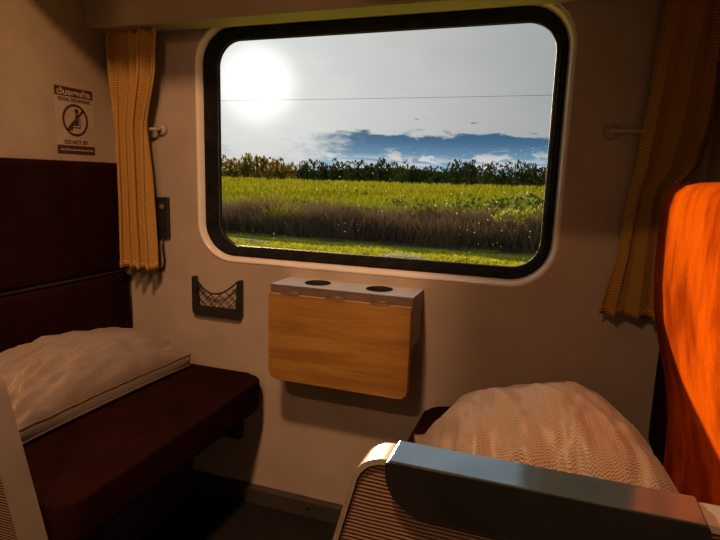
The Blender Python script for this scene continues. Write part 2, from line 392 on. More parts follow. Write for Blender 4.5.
# window wall with its rounded opening
HX0, HX1, HZ0, HZ1, HR = -1.195, 0.016, 0.850, 1.650, 0.130
hole = rrect(HX0, HX1, HZ0, HZ1, HR, 12)
outer = rrect(-3.2, 2.2, FLOOR, CEIL, 1e-5, 12)
struct(link('wall_front', bm_mesh(loops_bm([xz(outer, D), xz(hole, D), xz(hole, D + 0.08), xz(outer, D + 0.08), xz(outer, D)])), 'wall_laminate'))
box_o = struct(box('baseboard_front', (-3.1, 2.1, D - 0.03, D, FLOOR, 0.006), 'baseboard_grey', bev=0.004))
for i, xx in enumerate((-1.12, -0.74, -0.36)):
    bmq = bmesh.new(); bmesh.ops.create_cone(bmq, cap_ends=True, segments=12, radius1=0.005, radius2=0.004, depth=0.004,
        matrix=Matrix.Translation((xx, D - 0.032, -0.022)) @ Matrix.Rotation(math.pi / 2, 4, 'X'))
    link('screw', bm_mesh(bmq), 'gasket_rubber', box_o)
# pelmet above the window
tr = struct(thing('trim_1', (-0.6, D, 1.70)))
prism('pelmet_board', [(D, 1.655), (D - 0.02, 1.655), (D - 0.02, 1.628), (D - 0.112, 1.628), (D - 0.118, 1.634), (D - 0.118, 1.80), (D, 1.80)], XL, XR, 'x', 'partition_laminate', tr)

win = struct(thing('window_1', (-0.578, D, HZ0)))
def grow(d): return rrect(HX0 - d, HX1 + d, HZ0 - d, HZ1 + d, HR + d, 12)
rim = link('rim', bm_mesh(loops_bm([xz(grow(0.008), D - 0.0005), xz(grow(0.007), D - 0.003), xz(grow(0.003), D - 0.0042), xz(grow(-0.001), D - 0.003),
        xz(grow(-0.004), D + 0.002), xz(grow(-0.012), D + 0.018), xz(grow(-0.015), D + 0.023)])), 'rim_white', win, True)
gk = link('gasket', bm_mesh(loops_bm([xz(grow(-0.013), D + 0.026), xz(grow(-0.0135), D + 0.016), xz(grow(-0.018), D + 0.014), xz(grow(-0.023), D + 0.019),
        xz(grow(-0.025), D + 0.028), xz(grow(-0.030), D + 0.030), xz(grow(-0.033), D + 0.042), xz(grow(-0.039), D + 0.048), xz(grow(-0.044), D + 0.060), xz(grow(-0.044), D + 0.075)])), 'gasket_rubber', win, True)
link('glazing_bead', bm_mesh(tube_bm(xz(grow(-0.0435), D + 0.058), 0.0010, 6, True)), 'bead_metal', win, True)
gb = bmesh.new(); gb.faces.new([gb.verts.new(p) for p in xz(grow(-0.041), D + 0.062)])
link('glass_pane', bm_mesh(gb), 'window_glass', win)

# ================================================================== FOLDING TABLE
TX0, TX1, TY, TZ = -0.832, -0.364, 1.520, 0.810
tb = thing('folding_table', (-0.598, D, 0.50), 'wall-mounted folding table with wooden leaf hanging down and two cup holes', 'table')
# casing: top plate with two real holes
cups = [(-0.702, 1.598), (-0.492, 1.598)]
def plate_with_holes(z):
    n = 24; bm = bmesh.new(); xm = (cups[0][0] + cups[1][0]) / 2
    for (cx, cy), (x0, x1) in zip(cups, ((TX0, xm), (xm, TX1))):
        ci = [(cx + 0.040 * math.cos(2 * math.pi * (k + .5) / n), cy + 0.040 * math.sin(2 * math.pi * (k + .5) / n)) for k in range(n)]
        ou = []
        for k in range(n):
            a_ = 2 * math.pi * (k + .5) / n; dx, dy = math.cos(a_), math.sin(a_)
            s_ = min(((x1 - cx) / dx if dx > 0 else (x0 - cx) / dx), ((D - cy) / dy if dy > 0 else (TY - cy) / dy)); ou.append((cx + dx * s_, cy + dy * s_))
        cor = [(x1, D), (x0, D), (x0, TY), (x1, TY)]
        A = [bm.verts.new((p[0], p[1], z)) for p in ci]; B = [bm.verts.new((p[0], p[1], z)) for p in ou]
        Ad = [bm.verts.new((p[0], p[1], z - 0.012)) for p in ci]
        for k in range(n):
            k2 = (k + 1) % n; fv = [A[k], B[k]]
            for c in cor:                                   # put the plate corner in where the outline turns
                a0 = math.atan2(ou[k][1] - cy, ou[k][0] - cx) % (2 * math.pi); a1 = math.atan2(ou[k2][1] - cy, ou[k2][0] - cx) % (2 * math.pi)
                ac = math.atan2(c[1] - cy, c[0] - cx) % (2 * math.pi)
                if a1 < a0: a1 += 2 * math.pi
                if ac < a0: ac += 2 * math.pi
                if a0 < ac < a1: fv.append(bm.verts.new((c[0], c[1], z)))
            fv += [B[k2], A[k2]]; bm.faces.new(fv)
            bm.faces.new((A[k], A[k2], Ad[k2], Ad[k]))
    bmesh.ops.remove_doubles(bm, verts=bm.verts[:], dist=1e-5)
    return bm
link('casing_top', bm_mesh(plate_with_holes(TZ)), 'casing_metal_sky_tint', tb)
cb = box_bm(TX0, TX1, TY + 0.004, D, 0.655, TZ - 0.0005)
bmesh.ops.delete(cb, geom=[f for f in cb.faces if f.normal.z > 0.9], context='FACES_ONLY')
link('casing_body', bm_mesh(cb), 'casing_side', tb)
box('casing_lip', (TX0, TX1, TY, TY + 0.004, 0.776, TZ - 0.001), 'casing_side', tb, bev=0.001)
for i, (cx, cy) in enumerate(cups):
    q = [[(cx + r * math.cos(2 * math.pi * k / 32), cy + r * math.sin(2 * math.pi * k / 32), z) for k in range(32)] for r, z in ((0.043, TZ + 0.0005), (0.042, TZ + 0.002), (0.0395, TZ + 0.001), (0.039, TZ - 0.012), (0.037, TZ - 0.06))]
    link('cup_hole', bm_mesh(loops_bm(q, False, True)), 'hole_black', tb, True)
leaf = prism('table_leaf', rrect(-0.826, -0.364, 0.503, 0.783, (0.030, 0.030, 0.003, 0.003), 8), TY - 0.024, TY - 0.004, 'y', 'table_wood', tb)
link('leaf_edge', bm_mesh(loops_bm([xz(rrect(-0.827, -0.363, 0.502, 0.784, (0.031, 0.031, 0.004, 0.004), 8), y_) for y_ in (TY - 0.0225, TY - 0.0055)])), 'table_edge', leaf)
for hx in (-0.755, -0.605, -0.460):
    hg = thing_h = box('hinge', (hx - 0.030, hx + 0.030, TY - 0.022, TY - 0.001, 0.7835, 0.7865), 'casing_side', tb, bev=0.001)
    tube('hinge_pin', [(hx - 0.030, TY - 0.003, 0.788), (hx + 0.030, TY - 0.003, 0.788)], 0.0035, 'casing_side', hg)

# ================================================================== NET POCKET
PX0, PX1, PZ0, PZ1 = -1.222, -1.016, 0.640, 0.782
pk = thing('net_pocket', (-1.12, D, PZ0), 'small black net pocket mounted on the wall under the window', 'pocket')
fr_pts = [(PX0 + 0.014, PZ0), (PX1 - 0.014, PZ0), (PX1 - 0.004, PZ0 + 0.004), (PX1, PZ0 + 0.014), (PX1, PZ1 - 0.002), (PX1 - 0.004, PZ1), (PX1 - 0.013, PZ1 - 0.001), (PX1 - 0.017, PZ1 - 0.008),
          (PX1 - 0.020, PZ0 + 0.028), (PX0 + 0.020, PZ0 + 0.028), (PX0 + 0.017, PZ1 - 0.008), (PX0 + 0.013, PZ1 - 0.001), (PX0 + 0.004, PZ1), (PX0, PZ1 - 0.002), (PX0, PZ0 + 0.014), (PX0 + 0.004, PZ0 + 0.004)]
prism('pocket_frame', fr_pts, D - 0.022, D, 'y', 'black_plastic', pk, bev=0.003, seg=2)
def sag(u): return PZ1 - 0.006 - 0.050 * (1 - (2 * u - 1) ** 2) * (1.0 if u < .5 else 0.97)
ix0, ix1, iz0 = PX0 + 0.016, PX1 - 0.016, PZ0 + 0.022
tube('elastic_cord', [(ix0 + (ix1 - ix0) * k / 20, D - 0.018 - 0.012 * math.sin(math.pi * k / 20), sag(k / 20)) for k in range(21)], 0.0032, 'net_cord', pk)
nb = bmesh.new()
for sgn in (1, -1):
    for k in range(-4, 8):
        pts = []
        for s_ in range(33):
            u = s_ / 32; z_ = iz0 + ((u * sgn) * 0.155 + k * 0.034 - (0.0 if sgn > 0 else -0.05)); zt = sag(u)
            if iz0 <= z_ <= zt: pts.append((ix0 + (ix1 - ix0) * u, D - 0.010 - 0.014 * math.sin(math.pi * u) * (z_ - iz0) / max(zt - iz0, .01), z_))
            elif len(pts) > 1: break
        if len(pts) > 1: tube_bm(pts, 0.0017, 5, False, nb)
link('net', bm_mesh(nb), 'net_cord', pk, True)

# ================================================================== SOCKET, BRACKET BOX, CURTAIN HOOKS
sk = thing('power_socket', (-1.345, D, 0.91), 'black vertical power socket plate beside the left curtain', 'socket')
box('socket_plate', (-1.372, -1.322, D - 0.016, D, 0.912, 1.062), 'black_plastic', sk, bev=0.004)
bmq = bmesh.new()
bmesh.ops.create_cone(bmq, cap_ends=True, segments=20, radius1=0.012, radius2=0.010, depth=0.008, matrix=Matrix.Translation((-1.345, D - 0.020, 1.025)) @ Matrix.Rotation(math.pi / 2, 4, 'X'))
link('socket_button', bm_mesh(bmq), 'bead_metal', sk, True)
bmq = bmesh.new()
bmesh.ops.create_cone(bmq, cap_ends=True, segments=20, radius1=0.017, radius2=0.017, depth=0.003, matrix=Matrix.Translation((-1.347, D - 0.017, 0.960)) @ Matrix.Rotation(math.pi / 2, 4, 'X'))
link('socket_well', bm_mesh(bmq), 'hole_black', sk)
tube('socket_lead', [(-1.350, D - 0.012, 0.915), (-1.352, D - 0.010, 0.87), (-1.345, D - 0.012, 0.83), (-1.352, D - 0.010, 0.80), (-1.375, D - 0.008, 0.785)], 0.004, 'black_plastic', sk)

br = thing('seat_bracket', (-1.10, D, 0.18), 'black bracket box fixed to wall under the left bench', 'bracket')
box('bracket_body', (-1.20, -1.018, D - 0.03, D, 0.185, 0.30), 'black_plastic', br, bev=0.004)
for zz in (0.212, 0.242, 0.272): box('bracket_slot', (-1.175, -1.045, D - 0.034, D - 0.029, zz - 0.006, zz + 0.006), 'hole_black', br)

def hook(x, z, sgn, label):
    t = thing('curtain_hook', (x, D, z), label, 'hook', 'curtain tie-back hooks')
    bmq = bmesh.new()
    bmesh.ops.create_cone(bmq, cap_ends=True, segments=24, radius1=0.021, radius2=0.017, depth=0.012, matrix=Matrix.Translation((x, D - 0.006, z)) @ Matrix.Rotation(math.pi / 2, 4, 'X'))
    link('hook_rose', bm_mesh(bmq), 'wall_laminate', t, True)
    tube('hook_arm', [(x, D - 0.010, z), (x, D - 0.035, z), (x + sgn * 0.012, D - 0.044, z), (x + sgn * 0.085, D - 0.046, z - 0.002), (x + sgn * 0.092, D - 0.046, z + 0.012)], 0.006, 'wall_laminate', t)
hook(-1.345, 1.300, -1, 'small tie-back hook on the wall beside the left curtain')
hook(0.130, 1.293, 1, 'small tie-back hook on the dim wall beside the right curtain')

# ================================================================== CURTAINS
def lerp_table(tab, z):
    if z >= tab[0][0]: return tab[0][1]
    for (z0, a), (z1, b) in zip(tab, tab[1:]):
        if z >= z1:
            f = (z0 - z) / (z0 - z1); f = f * f * (3 - 2 * f) * 0.5 + f * 0.5
            return a + (b - a) * f
    return tab[-1][1]
def curtain(name, zt, zb, left, right, ymid, amp, pleats, seed, label, uvw):
    t = thing(name, ((left[0][1] + right[0][1]) / 2, ymid, zb), label, 'curtain', 'window curtains' if name == 'window_curtain' else None)
    r_ = random.Random(seed); nu, nv = 130, 70
    wts = [r_.uniform(0.6, 1.4) for _ in range(pleats)]; tot = sum(wts); cum_ = [0]
    for w_ in wts: cum_.append(cum_[-1] + w_ / tot)
    amps = [r_.uniform(0.55, 1.15) for _ in range(pleats + 1)]
    def phase(u):
        for i in range(pleats):
            if u <= cum_[i + 1] + 1e-9:
                f = (u - cum_[i]) / (cum_[i + 1] - cum_[i]); return i + f, amps[i] * (1 - f) + amps[i + 1] * f
        return pleats, amps[-1]
    bm = bmesh.new(); uvl = bm.loops.layers.uv.new('UVMap'); V = []
    for j in range(nv + 1):
        z = zt + (zb - zt) * j / nv; xl, xr = lerp_table(left, z), lerp_table(right, z); row = []
        for i in range(nu + 1):
            u = i / nu; ph, am = phase(u)
            a_ = ph * 2 * math.pi + 0.5 * math.sin(z * 5 + seed)
            d = math.sin(a_); d = math.copysign(abs(d) ** 0.8, d)
            k = 0.6 + 0.4 * min(1, (zt - z) / 0.5)
            nz_ = noise.noise(Vector((u * 3 + seed, z * 3, 0.3))) * 0.008
            x = xl + (xr - xl) * u + 0.010 * math.sin(2 * a_) * am * k
            y = ymid + amp * am * k * d + nz_
            zz = z + 0.004 * math.sin(a_) * (j / nv)
            row.append(bm.verts.new((x, y, zz)))
        V.append(row)
    for j in range(nv):
        for i in range(nu):
            f = bm.faces.new((V[j][i], V[j + 1][i], V[j + 1][i + 1], V[j][i + 1]))
            for lp, (ii, jj) in zip(f.loops, ((i, j), (i, j + 1), (i + 1, j + 1), (i + 1, j))):
                lp[uvl].uv = (ii / nu * uvw, jj / nv * (zt - zb))
    body = link('cloth', bm_mesh(bm), 'curtain_cloth', t, True)
    sm = body.modifiers.new('thickness', 'SOLIDIFY'); sm.thickness = 0.0018
    # hem: a doubled band along the bottom edge
    hb = bmesh.new(); rows = V and None
    me = body.data; nrow = nu + 1
    A = [Vector(me.vertices[(nv) * nrow + i].co) for i in range(nrow)]; B = [Vector(me.vertices[(nv - 2) * nrow + i].co) for i in range(nrow)]
    va = [hb.verts.new(p + Vector((0, -0.0022, 0))) for p in A]; vb = [hb.verts.new(p + Vector((0, -0.0022, 0))) for p in B]
    uvl = hb.loops.layers.uv.new('UVMap')
    for i in range(nu):
        f = hb.faces.new((va[i], va[i + 1], vb[i + 1], vb[i]))
        for lp, (ii, jj) in zip(f.loops, ((i, 0), (i + 1, 0), (i + 1, 1), (i, 1))): lp[uvl].uv = (ii / nu * uvw, jj * 0.02)
    hm = link('hem', bm_mesh(hb), 'curtain_cloth', t, True)
    sm = hm.modifiers.new('thickness', 'SOLIDIFY'); sm.thickness = 0.0012
    return t
curtain('window_curtain', 1.632, 0.806, [(1.668, -1.500), (1.35, -1.490), (1.05, -1.488), (0.80, -1.496)], [(1.668, -1.288), (1.5, -1.300), (1.3, -1.350), (1.05, -1.348), (0.80, -1.335)],
        1.588, 0.034, 4, 3, 'golden tan curtain hanging straight beside the notice and power socket', 0.42)
curtain('window_curtain', 1.632, 0.803, [(1.668, 0.232), (1.45, 0.208), (1.2, 0.192), (1.0, 0.175), (0.80, 0.146)], [(1.668, 0.352), (1.32, 0.350), (1.21, 0.330), (1.13, 0.275), (1.02, 0.276), (0.80, 0.286)],
        1.602, 0.019, 3, 8, 'dim tan curtain swept behind the sunlit orange backrest', 0.34)

# ================================================================== BENCHES
def bench(mirror, label, velvet_mat):
    cx = -0.62
    def X(x): return (2 * cx - x) if mirror else x
    def PR(name, pts, a, b, material, parent, bev=0.0, seg=3):
        return autosmooth(prism(name, [(X(p[0]), p[1]) for p in pts], a, b, 'y', material, parent, bev, seg))
    t = thing('bench_seat', (X(-1.2), 1.2, FLOOR), label, 'bench', 'facing bench seats')
    # seat cushion: rounded in plan at the window end, rolled front edge
    xf = -0.915
    plan = [(X(p[0]), p[1]) for p in rrect(-1.50, xf, 0.785, 1.645, (0.01, 0.06, 0.07, 0.01), 8)]
    sc_ = autosmooth(prism('seat_cushion', plan, 0.345, 0.445, 'z', velvet_mat, t, 0.032, 5), 60)
    tube('cushion_piping', [(p[0], p[1], 0.352) for p in [(X(q[0]), q[1]) for q in rrect(-1.495, xf - 0.006, 0.79, 1.640, (0.01, 0.06, 0.07, 0.01), 8)]], 0.005, 'bench_base', sc_, 6, True)
    b_ = PR('seat_base', [(-1.50, FLOOR), (-1.22, FLOOR), (-1.22, 0.20), (-1.02, 0.300), (-1.00, 0.342), (-1.50, 0.342)], 0.79, 1.62, 'bench_base', t)
    return t, X, PR
tl_, X, PR = bench(False, 'dark maroon bench seat under the notice, holding the long flat pillow', 'seat_fabric_shaded')
PR('lower_backrest', rrect(-1.555, -1.512, 0.447, 0.768, (0.005, 0.02, 0.02, 0.005), 5), 0.785, 1.650, 'seat_fabric_shaded', tl_, 0.012)
PR('upper_backrest', rrect(-1.555, -1.512, 0.782, 1.180, (0.005, 0.02, 0.02, 0.005), 5), 0.785, 1.640, 'seat_fabric_shaded', tl_, 0.012)
tube('backrest_cord', [(-1.513, 1.6515, 0.45), (-1.512, 1.6515, 0.62), (-1.513, 1.6515, 0.76)], 0.003, 'black_plastic', tl_)

tr_, X, PR = bench(True, 'bench seat with sunlit orange velvet backrest and the puffy pillow', 'seat_fabric_shaded')
prof = [(0.295, 0.447), (0.291, 0.62), (0.275, 0.72), (0.255, 0.79), (0.237, 0.87), (0.229, 0.95), (0.226, 1.04), (0.226, 1.11), (0.231, 1.138), (0.243, 1.154), (0.263, 1.161), (0.365, 1.164), (0.365, 0.447)]
autosmooth(prism('backrest', prof, 0.80, 1.380, 'y', 'seat_fabric_sunlit', tr_, 0.014, 4), 50)
autosmooth(prism('backrest_side', [(0.306, 0.447), (0.306, 0.78), (0.330, 0.84), (0.365, 0.86), (0.365, 0.447)], 1.380, 1.648, 'y', 'seat_fabric_shaded', tr_, 0.006), 50)

# armrest end panels at the aisle, slanted front edge with a rounded top corner
def panel_outline(inset=0.0):
    """right-hand panel in (x, z): slanted leading edge, rounded corner, flat top"""
    i = inset; pts = []
    zt, r = 0.742 - i, 0.055 - i
    s = 0.26
    x_at = lambda z: -0.2445 - s * (0.742 - z) + i * 1.03
    # corner arc between the slanted edge and the top
    ph = math.atan(s)                                        # tilt of the edge
    cz = zt - r; cx_ = x_at(cz) + r / math.cos(ph) - 0.0
    a0 = math.pi - ph; a1 = math.pi / 2
    cx_ = x_at(cz) + r * (1 / math.cos(ph))
    low = -0.05 + i
    pts += [(0.362 - i, low), (x_at(0.10) , low), (x_at(0.10), 0.10)]
    for k in range(11):
        a_ = a0 + (a1 - a0) * k / 10 if False else (math.pi + (-ph) + (math.pi / 2 - (math.pi - ph)) * k / 10)
        pts.append((cx_ + r * math.cos(a_), cz + r * math.sin(a_)))
    pts.append((0.362 - i, zt))
    return pts
def end_panel(parent, mirror):
    yf = 0.720
    def M(p): return (-1.295 - p[0], p[1]) if mirror else p
    core = prism('armrest_panel', [M(p) for p in panel_outline(0.010)], yf + 0.004, 0.770, 'y', 'panel_corduroy', parent)
    o0 = [M(p) for p in panel_outline(0.0)]; o1 = [M(p) for p in panel_outline(0.0085)]
    e = link('panel_edging', bm_mesh(loops_bm([xz(o1, yf + 0.008), xz(o1, yf - 0.001), xz(o0, yf + 0.0005), xz(o0, 0.7735), xz(o1, 0.775), xz(o1, 0.766)])), 'panel_trim', core)
    autosmooth(e, 35)
    return core
cr = end_panel(tr_, False)
cl = end_panel(tl_, True)
def pad(parent, mirror):
    pts = rrect(-0.200, 0.212, 0.668, 0.7455, (0.062, 0.045, 0.006, 0.004), 10)
    if mirror:
        pts = [(-1.24 - p[0], p[1]) for p in pts]
        pts = [(p[0] - 0.115, p[1]) for p in pts if True]
    pd = autosmooth(prism('armrest_pad', pts, 0.708, 0.7785, 'y', 'pad_vinyl', parent, 0.004, 3), 50)
    x0_, x1_ = sorted((p[0] for p in pts))[0] + 0.004, max(p[0] for p in pts) - 0.004
    box('pad_cap', (x0_, x1_, 0.7105, 0.7765, 0.744, 0.7475), 'pad_cap_metal_sky_tint', pd, bev=0.001)
    return pd
pad(tr_, False); pad(tl_, True)

# ================================================================== PILLOWS
def pillow(name, loc, sx, sy, up, dn, rot, tilt, seed, label, wr=0.010, gusset=0.02, shape=None):
    t = thing(name, (0, 0, 0), label, 'pillow', 'pillows on the benches')
    n = 72
    def hgt(u, v):
        e = (1 - abs(u) ** 2.6) * (1 - abs(v) ** 2.6)
        return max(e, 0) ** (0.62 if gusset > 0.01 else 0.95)
    Rm = Matrix.Translation(loc) @ Matrix.Rotation(rot, 4, 'Z') @ Matrix.Rotation(tilt[0], 4, 'X') @ Matrix.Rotation(tilt[1], 4, 'Y')
    def pt(u, v, side):
        # corners stay out, edges pull in a little
        px = sx / 2 * u * (1 - 0.07 * (1 - v * v) * abs(u) ** 3); py = sy / 2 * v * (1 - 0.06 * (1 - u * u) * abs(v) ** 3)
        h = hgt(u, v)
        edge = 1 - min(1, h * 1.1)
        k = noise.noise(Vector((u * 1.6 + seed, v * 1.6, seed * 2))) * 0.018 * h
        # creases that run in from the edges
        cr_ = math.sin((u * 9 + 2.2 * noise.noise(Vector((u * 2, v * 2, seed))) + v * 2.5) * 1.9) * abs(v) ** 2.2 * (0.4 + h)
        cr2 = math.sin((v * 8 + 2.5 * noise.noise(Vector((u * 2 + 5, v * 2, seed)))) * 1.7) * abs(u) ** 2.5 * (0.4 + h)
        fold = 0.0
        for q_ in (0, 1):
            a_u, a_v = (u * 5.5 + v * 1.6, v * 1.3 - u * .4) if q_ == 0 else (u * 10 - v * 2.5, v * 2.2)
            f_ = 1 - abs(noise.noise(Vector((a_u + seed * 3 + q_ * 9, a_v, seed)))) * 2.2
            fold += max(f_, -0.5) * (1.0 if q_ == 0 else 0.45)
        fold *= wr * 0.75 * min(1, h * 1.5) * (0.25 + 0.75 * max(0, min(1, (0.35 - v) / 0.8)))
        k += fold
        fine = noise.noise(Vector((u * 7 + seed, v * 7, 1.1))) * 0.004
        z = (up * h + gusset / 2 + k + wr * (cr_ + 0.7 * cr2) * 0.6 * min(1, h * 2.5) + fine) if side > 0 else (-dn * min(1.0, h * 1.6) - gusset / 2)
        if shape and side > 0: z += shape(u, v) * h
        return Rm @ Vector((px, py, z))
    bm = bmesh.new(); uvl = bm.loops.layers.uv.new('UVMap'); top = []; bot = []
    def co(i): 
        a_ = -1 + 2 * i / n; return math.copysign(abs(a_) ** 0.85, a_)
    for j in range(n + 1):
        top.append([bm.verts.new(pt(co(i), co(j), 1)) for i in range(n + 1)]); bot.append([bm.verts.new(pt(co(i), co(j), -1)) for i in range(n + 1)])
    for G, rev in ((top, False), (bot, True)):
        for j in range(n):
            for i in range(n):
                q = [(i, j), (i + 1, j), (i + 1, j + 1), (i, j + 1)]
                if rev: q = q[::-1]
                f = bm.faces.new([G[b][a] for a, b in q])
                for lp, (a, b) in zip(f.loops, q): lp[uvl].uv = (co(a) * sx / 2 + 0.5, co(b) * sy / 2 + 0.5)
    ring = [(i, 0) for i in range(n)] + [(n, j) for j in range(n)] + [(i, n) for i in range(n, 0, -1)] + [(0, j) for j in range(n, 0, -1)]
    for k in range(len(ring)):
        a, b = ring[k], ring[(k + 1) % len(ring)]
        f = bm.faces.new((bot[a[1]][a[0]], bot[b[1]][b[0]], top[b[1]][b[0]], top[a[1]][a[0]]))
        for lp, (s_, h_) in zip(f.loops, ((k, 0), (k + 1, 0), (k + 1, 1), (k, 1))): lp[uvl].uv = (s_ * 0.015, h_ * gusset)
    zmin = min(v.co.z for v in bm.verts)
    seam_t = [top[b][a].co.copy() for a, b in ring]; seam_b = [bot[b][a].co.copy() for a, b in ring]
    body = link('pillowcase', bm_mesh(bm), 'pillow_cloth', t, True)
    for s_ in (seam_t, seam_b)[:1 if gusset < 0.01 else 2]: tube('piping', s_, 0.0022, 'pillow_piping', t, 6, True)
    return t
pillow('pillow', (-1.362, 1.25, 0.490), 0.300, 0.70, 0.122, 0.022, math.radians(-1.5), (0, math.radians(4)), 2.3,
       'long flat beige pillow on the maroon bench below the notice', 0.024, 0.040,
       lambda u, v: 0.007 * math.sin(v * 13 + u * 5 + 2.5 * noise.noise(Vector((u * 2, v * 3, 9)))) * max(0, min(1, (0.1 - v) / 0.4)))
pillow('pillow', (0.012, 1.155, 0.508), 0.56, 0.52, 0.205, 0.030, math.radians(10), (math.radians(0), math.radians(-9)), 5.1,
       'puffy creased beige pillow behind the black armrest pad', 0.026, 0.006,
       lambda u, v: 0.010 * math.sin(u * 19 + v * 5 + 2.5 * noise.noise(Vector((u * 2, v * 3, 4)))) * max(0, min(1, (0.25 - v) / 0.35)) * max(0, min(1, (0.45 - u) / 0.4)))

# ================================================================== NOTICE ON THE LEFT PARTITION
SY0, SY1, SZ0, SZ1 = 1.402, 1.558, 1.203, 1.422
nt = thing('notice_sticker', (XL, 1.48, SZ0), 'sticker notice reading do not sit on the left partition', 'sign')
box('sticker_sheet', (XL, XL + 0.0006, SY0, SY1, SZ0, SZ1), 'sticker_base', nt)
box('header_band', (XL, XL + 0.0010, SY0, SY1, SZ1 - 0.030, SZ1), 'sticker_ink', nt)
box('footer_band', (XL, XL + 0.0010, SY0, SY1, SZ0, SZ0 + 0.029), 'sticker_ink', nt)
def text(name, body, yc, zc, width, size, material, parent, off=0.0013):
    cu = bpy.data.curves.new(name, 'FONT'); cu.body = body; cu.size = size; cu.align_x = 'CENTER'; cu.align_y = 'CENTER'; cu.offset = size * 0.045
    tmp = bpy.data.objects.new(name, cu); COL.objects.link(tmp)
    bpy.context.view_layer.update()
    me = bpy.data.meshes.new_from_object(tmp.evaluated_get(bpy.context.evaluated_depsgraph_get()))
    bpy.data.objects.remove(tmp); bpy.data.curves.remove(cu)
    if len(me.vertices) == 0: return None
    xs = [v.co.x for v in me.vertices]; ys = [v.co.y for v in me.vertices]
    s_ = width / (max(xs) - min(xs)); mx_, my_ = (max(xs) + min(xs)) / 2, (max(ys) + min(ys)) / 2
    hs = size / max(1e-6, (max(ys) - min(ys)))
    for v in me.vertices: v.co = Vector((XL + off, yc + (v.co.x - mx_) * s_, zc + (v.co.y - my_) * hs))
    me.materials.clear()
    return link(name, me, material, parent)
yc = (SY0 + SY1) / 2
text('header_text', 'เว้นระยะห่าง', yc, SZ1 - 0.015, 0.138, 0.022, 'sticker_light', nt)
text('title_text', 'SOCIAL DISTANCING', yc, SZ1 - 0.040, 0.134, 0.0125, 'sticker_ink', nt)
text('message_text', 'DO NOT SIT', yc, SZ0 + 0.040, 0.098, 0.0140, 'sticker_ink', nt)
fb = bmesh.new()
yy = SY0 + 0.010
while yy < SY1 - 0.012:                                     # the footer's line of tiny unreadable print
    ww = random.choice((0.003, 0.004, 0.005)); hh = random.choice((0.004, 0.005, 0.006))
    box_bm(XL + 0.0010, XL + 0.0013, yy, yy + ww, SZ0 + 0.012, SZ0 + 0.012 + hh, bm=fb); yy += ww + 0.002
link('footer_print', bm_mesh(fb), 'sticker_light', nt)
def yz(lp, off): return [(XL + off, p[0], p[1]) for p in lp]
cyc, czc, rr = yc, (SZ0 + SZ1) / 2 + 0.004, 0.0535
circ = lambda r: [(cyc + r * math.cos(2 * math.pi * k / 48), czc + r * math.sin(2 * math.pi * k / 48)) for k in range(48)]
link('prohibition_ring', bm_mesh(loops_bm([yz(circ(rr - 0.0085), 0.0012), yz(circ(rr), 0.0012)])), 'sticker_ink', nt)
bmq = bmesh.new()
dd, ww = (rr - 0.004) / math.sqrt(2), 0.0032
bmq.faces.new([bmq.verts.new((XL + 0.0012, cyc + a, czc + b)) for a, b in ((-dd - ww, -dd + ww), (-dd + ww, -dd - ww), (dd + ww, dd - ww), (dd - ww, dd + ww))])
link('prohibition_bar', bm_mesh(bmq), 'sticker_ink', nt)
bmq = bmesh.new()
def flat(pts): bmq.faces.new([bmq.verts.new((XL + 0.0014, cyc + a, czc + b)) for a, b in pts])
flat([(0.006 + 0.0085 * math.cos(2 * math.pi * k / 20), 0.030 + 0.0085 * math.sin(2 * math.pi * k / 20)) for k in range(20)])
flat([(0.000, 0.020), (0.012, 0.020), (0.013, -0.006), (-0.002, -0.006)])          # trunk
flat([(0.013, -0.006), (0.013, -0.018), (-0.016, -0.018), (-0.016, -0.006)])       # thigh
flat([(-0.016, -0.008), (-0.008, -0.018), (-0.014, -0.034), (-0.022, -0.034)])     # shin
flat([(-0.022, -0.030), (-0.014, -0.035), (-0.030, -0.036), (-0.031, -0.031)])     # foot
flat([(0.016, 0.006), (0.020, 0.006), (0.020, -0.026), (0.016, -0.026)])           # chair back
flat([(0.020, -0.022), (0.020, -0.026), (-0.008, -0.026), (-0.008, -0.022)])       # chair seat
link('seated_figure', bm_mesh(bmq), 'sticker_ink', nt)

# ================================================================== LAMPS, STOWED BERTH (above the picture)
for i, (lx, ly, wt) in enumerate(LAMPS):
    t = thing('ceiling_lamp', (lx, ly, CEIL), ['round warm ceiling lamp over the aisle, nearer the window', 'round warm ceiling lamp over the aisle, farther from the window'][i], 'lamp', 'aisle ceiling lamps')
    q = [[(lx + r * math.cos(2 * math.pi * k / 32), ly + r * math.sin(2 * math.pi * k / 32), z) for k in range(32)] for r, z in ((0.115, CEIL), (0.115, CEIL - 0.02), (0.105, CEIL - 0.03), (0.092, CEIL - 0.03))]
    link('lamp_housing', bm_mesh(loops_bm(q)), 'lamp_housing', t, True)
    q = [[(lx + r * math.cos(2 * math.pi * k / 32), ly + r * math.sin(2 * math.pi * k / 32), z) for k in range(32)] for r, z in ((0.093, CEIL - 0.028), (0.070, CEIL - 0.034), (0.03, CEIL - 0.037))]
    link('lamp_diffuser', bm_mesh(loops_bm(q, False, True)), 'lamp_diffuser', t, True)
    ld = bpy.data.lights.new('lamp_light', 'AREA'); ld.shape = 'DISK'; ld.size = 0.18; ld.energy = wt; ld.color = LAMP_COLOR
    lo = bpy.data.objects.new('lamp_light', ld); COL.objects.link(lo); lo.parent = t; lo.location = (0, 0, -0.042)
bt = thing('upper_berth', (-0.6, 1.4, 1.80), 'stowed upper berth shelf above the window, over both benches', 'berth')
prism('berth_board', [(1.00, 1.855), (D - 0.05, 1.83), (D - 0.05, 1.88), (1.00, 1.90)], XL + 0.002, XR - 0.002, 'x', 'partition_laminate', bt, 0.004)
box('berth_mattress', (XL + 0.03, XR - 0.03, 1.04, D - 0.06, 1.895, 1.97), 'seat_fabric_shaded', bt, bev=0.015)

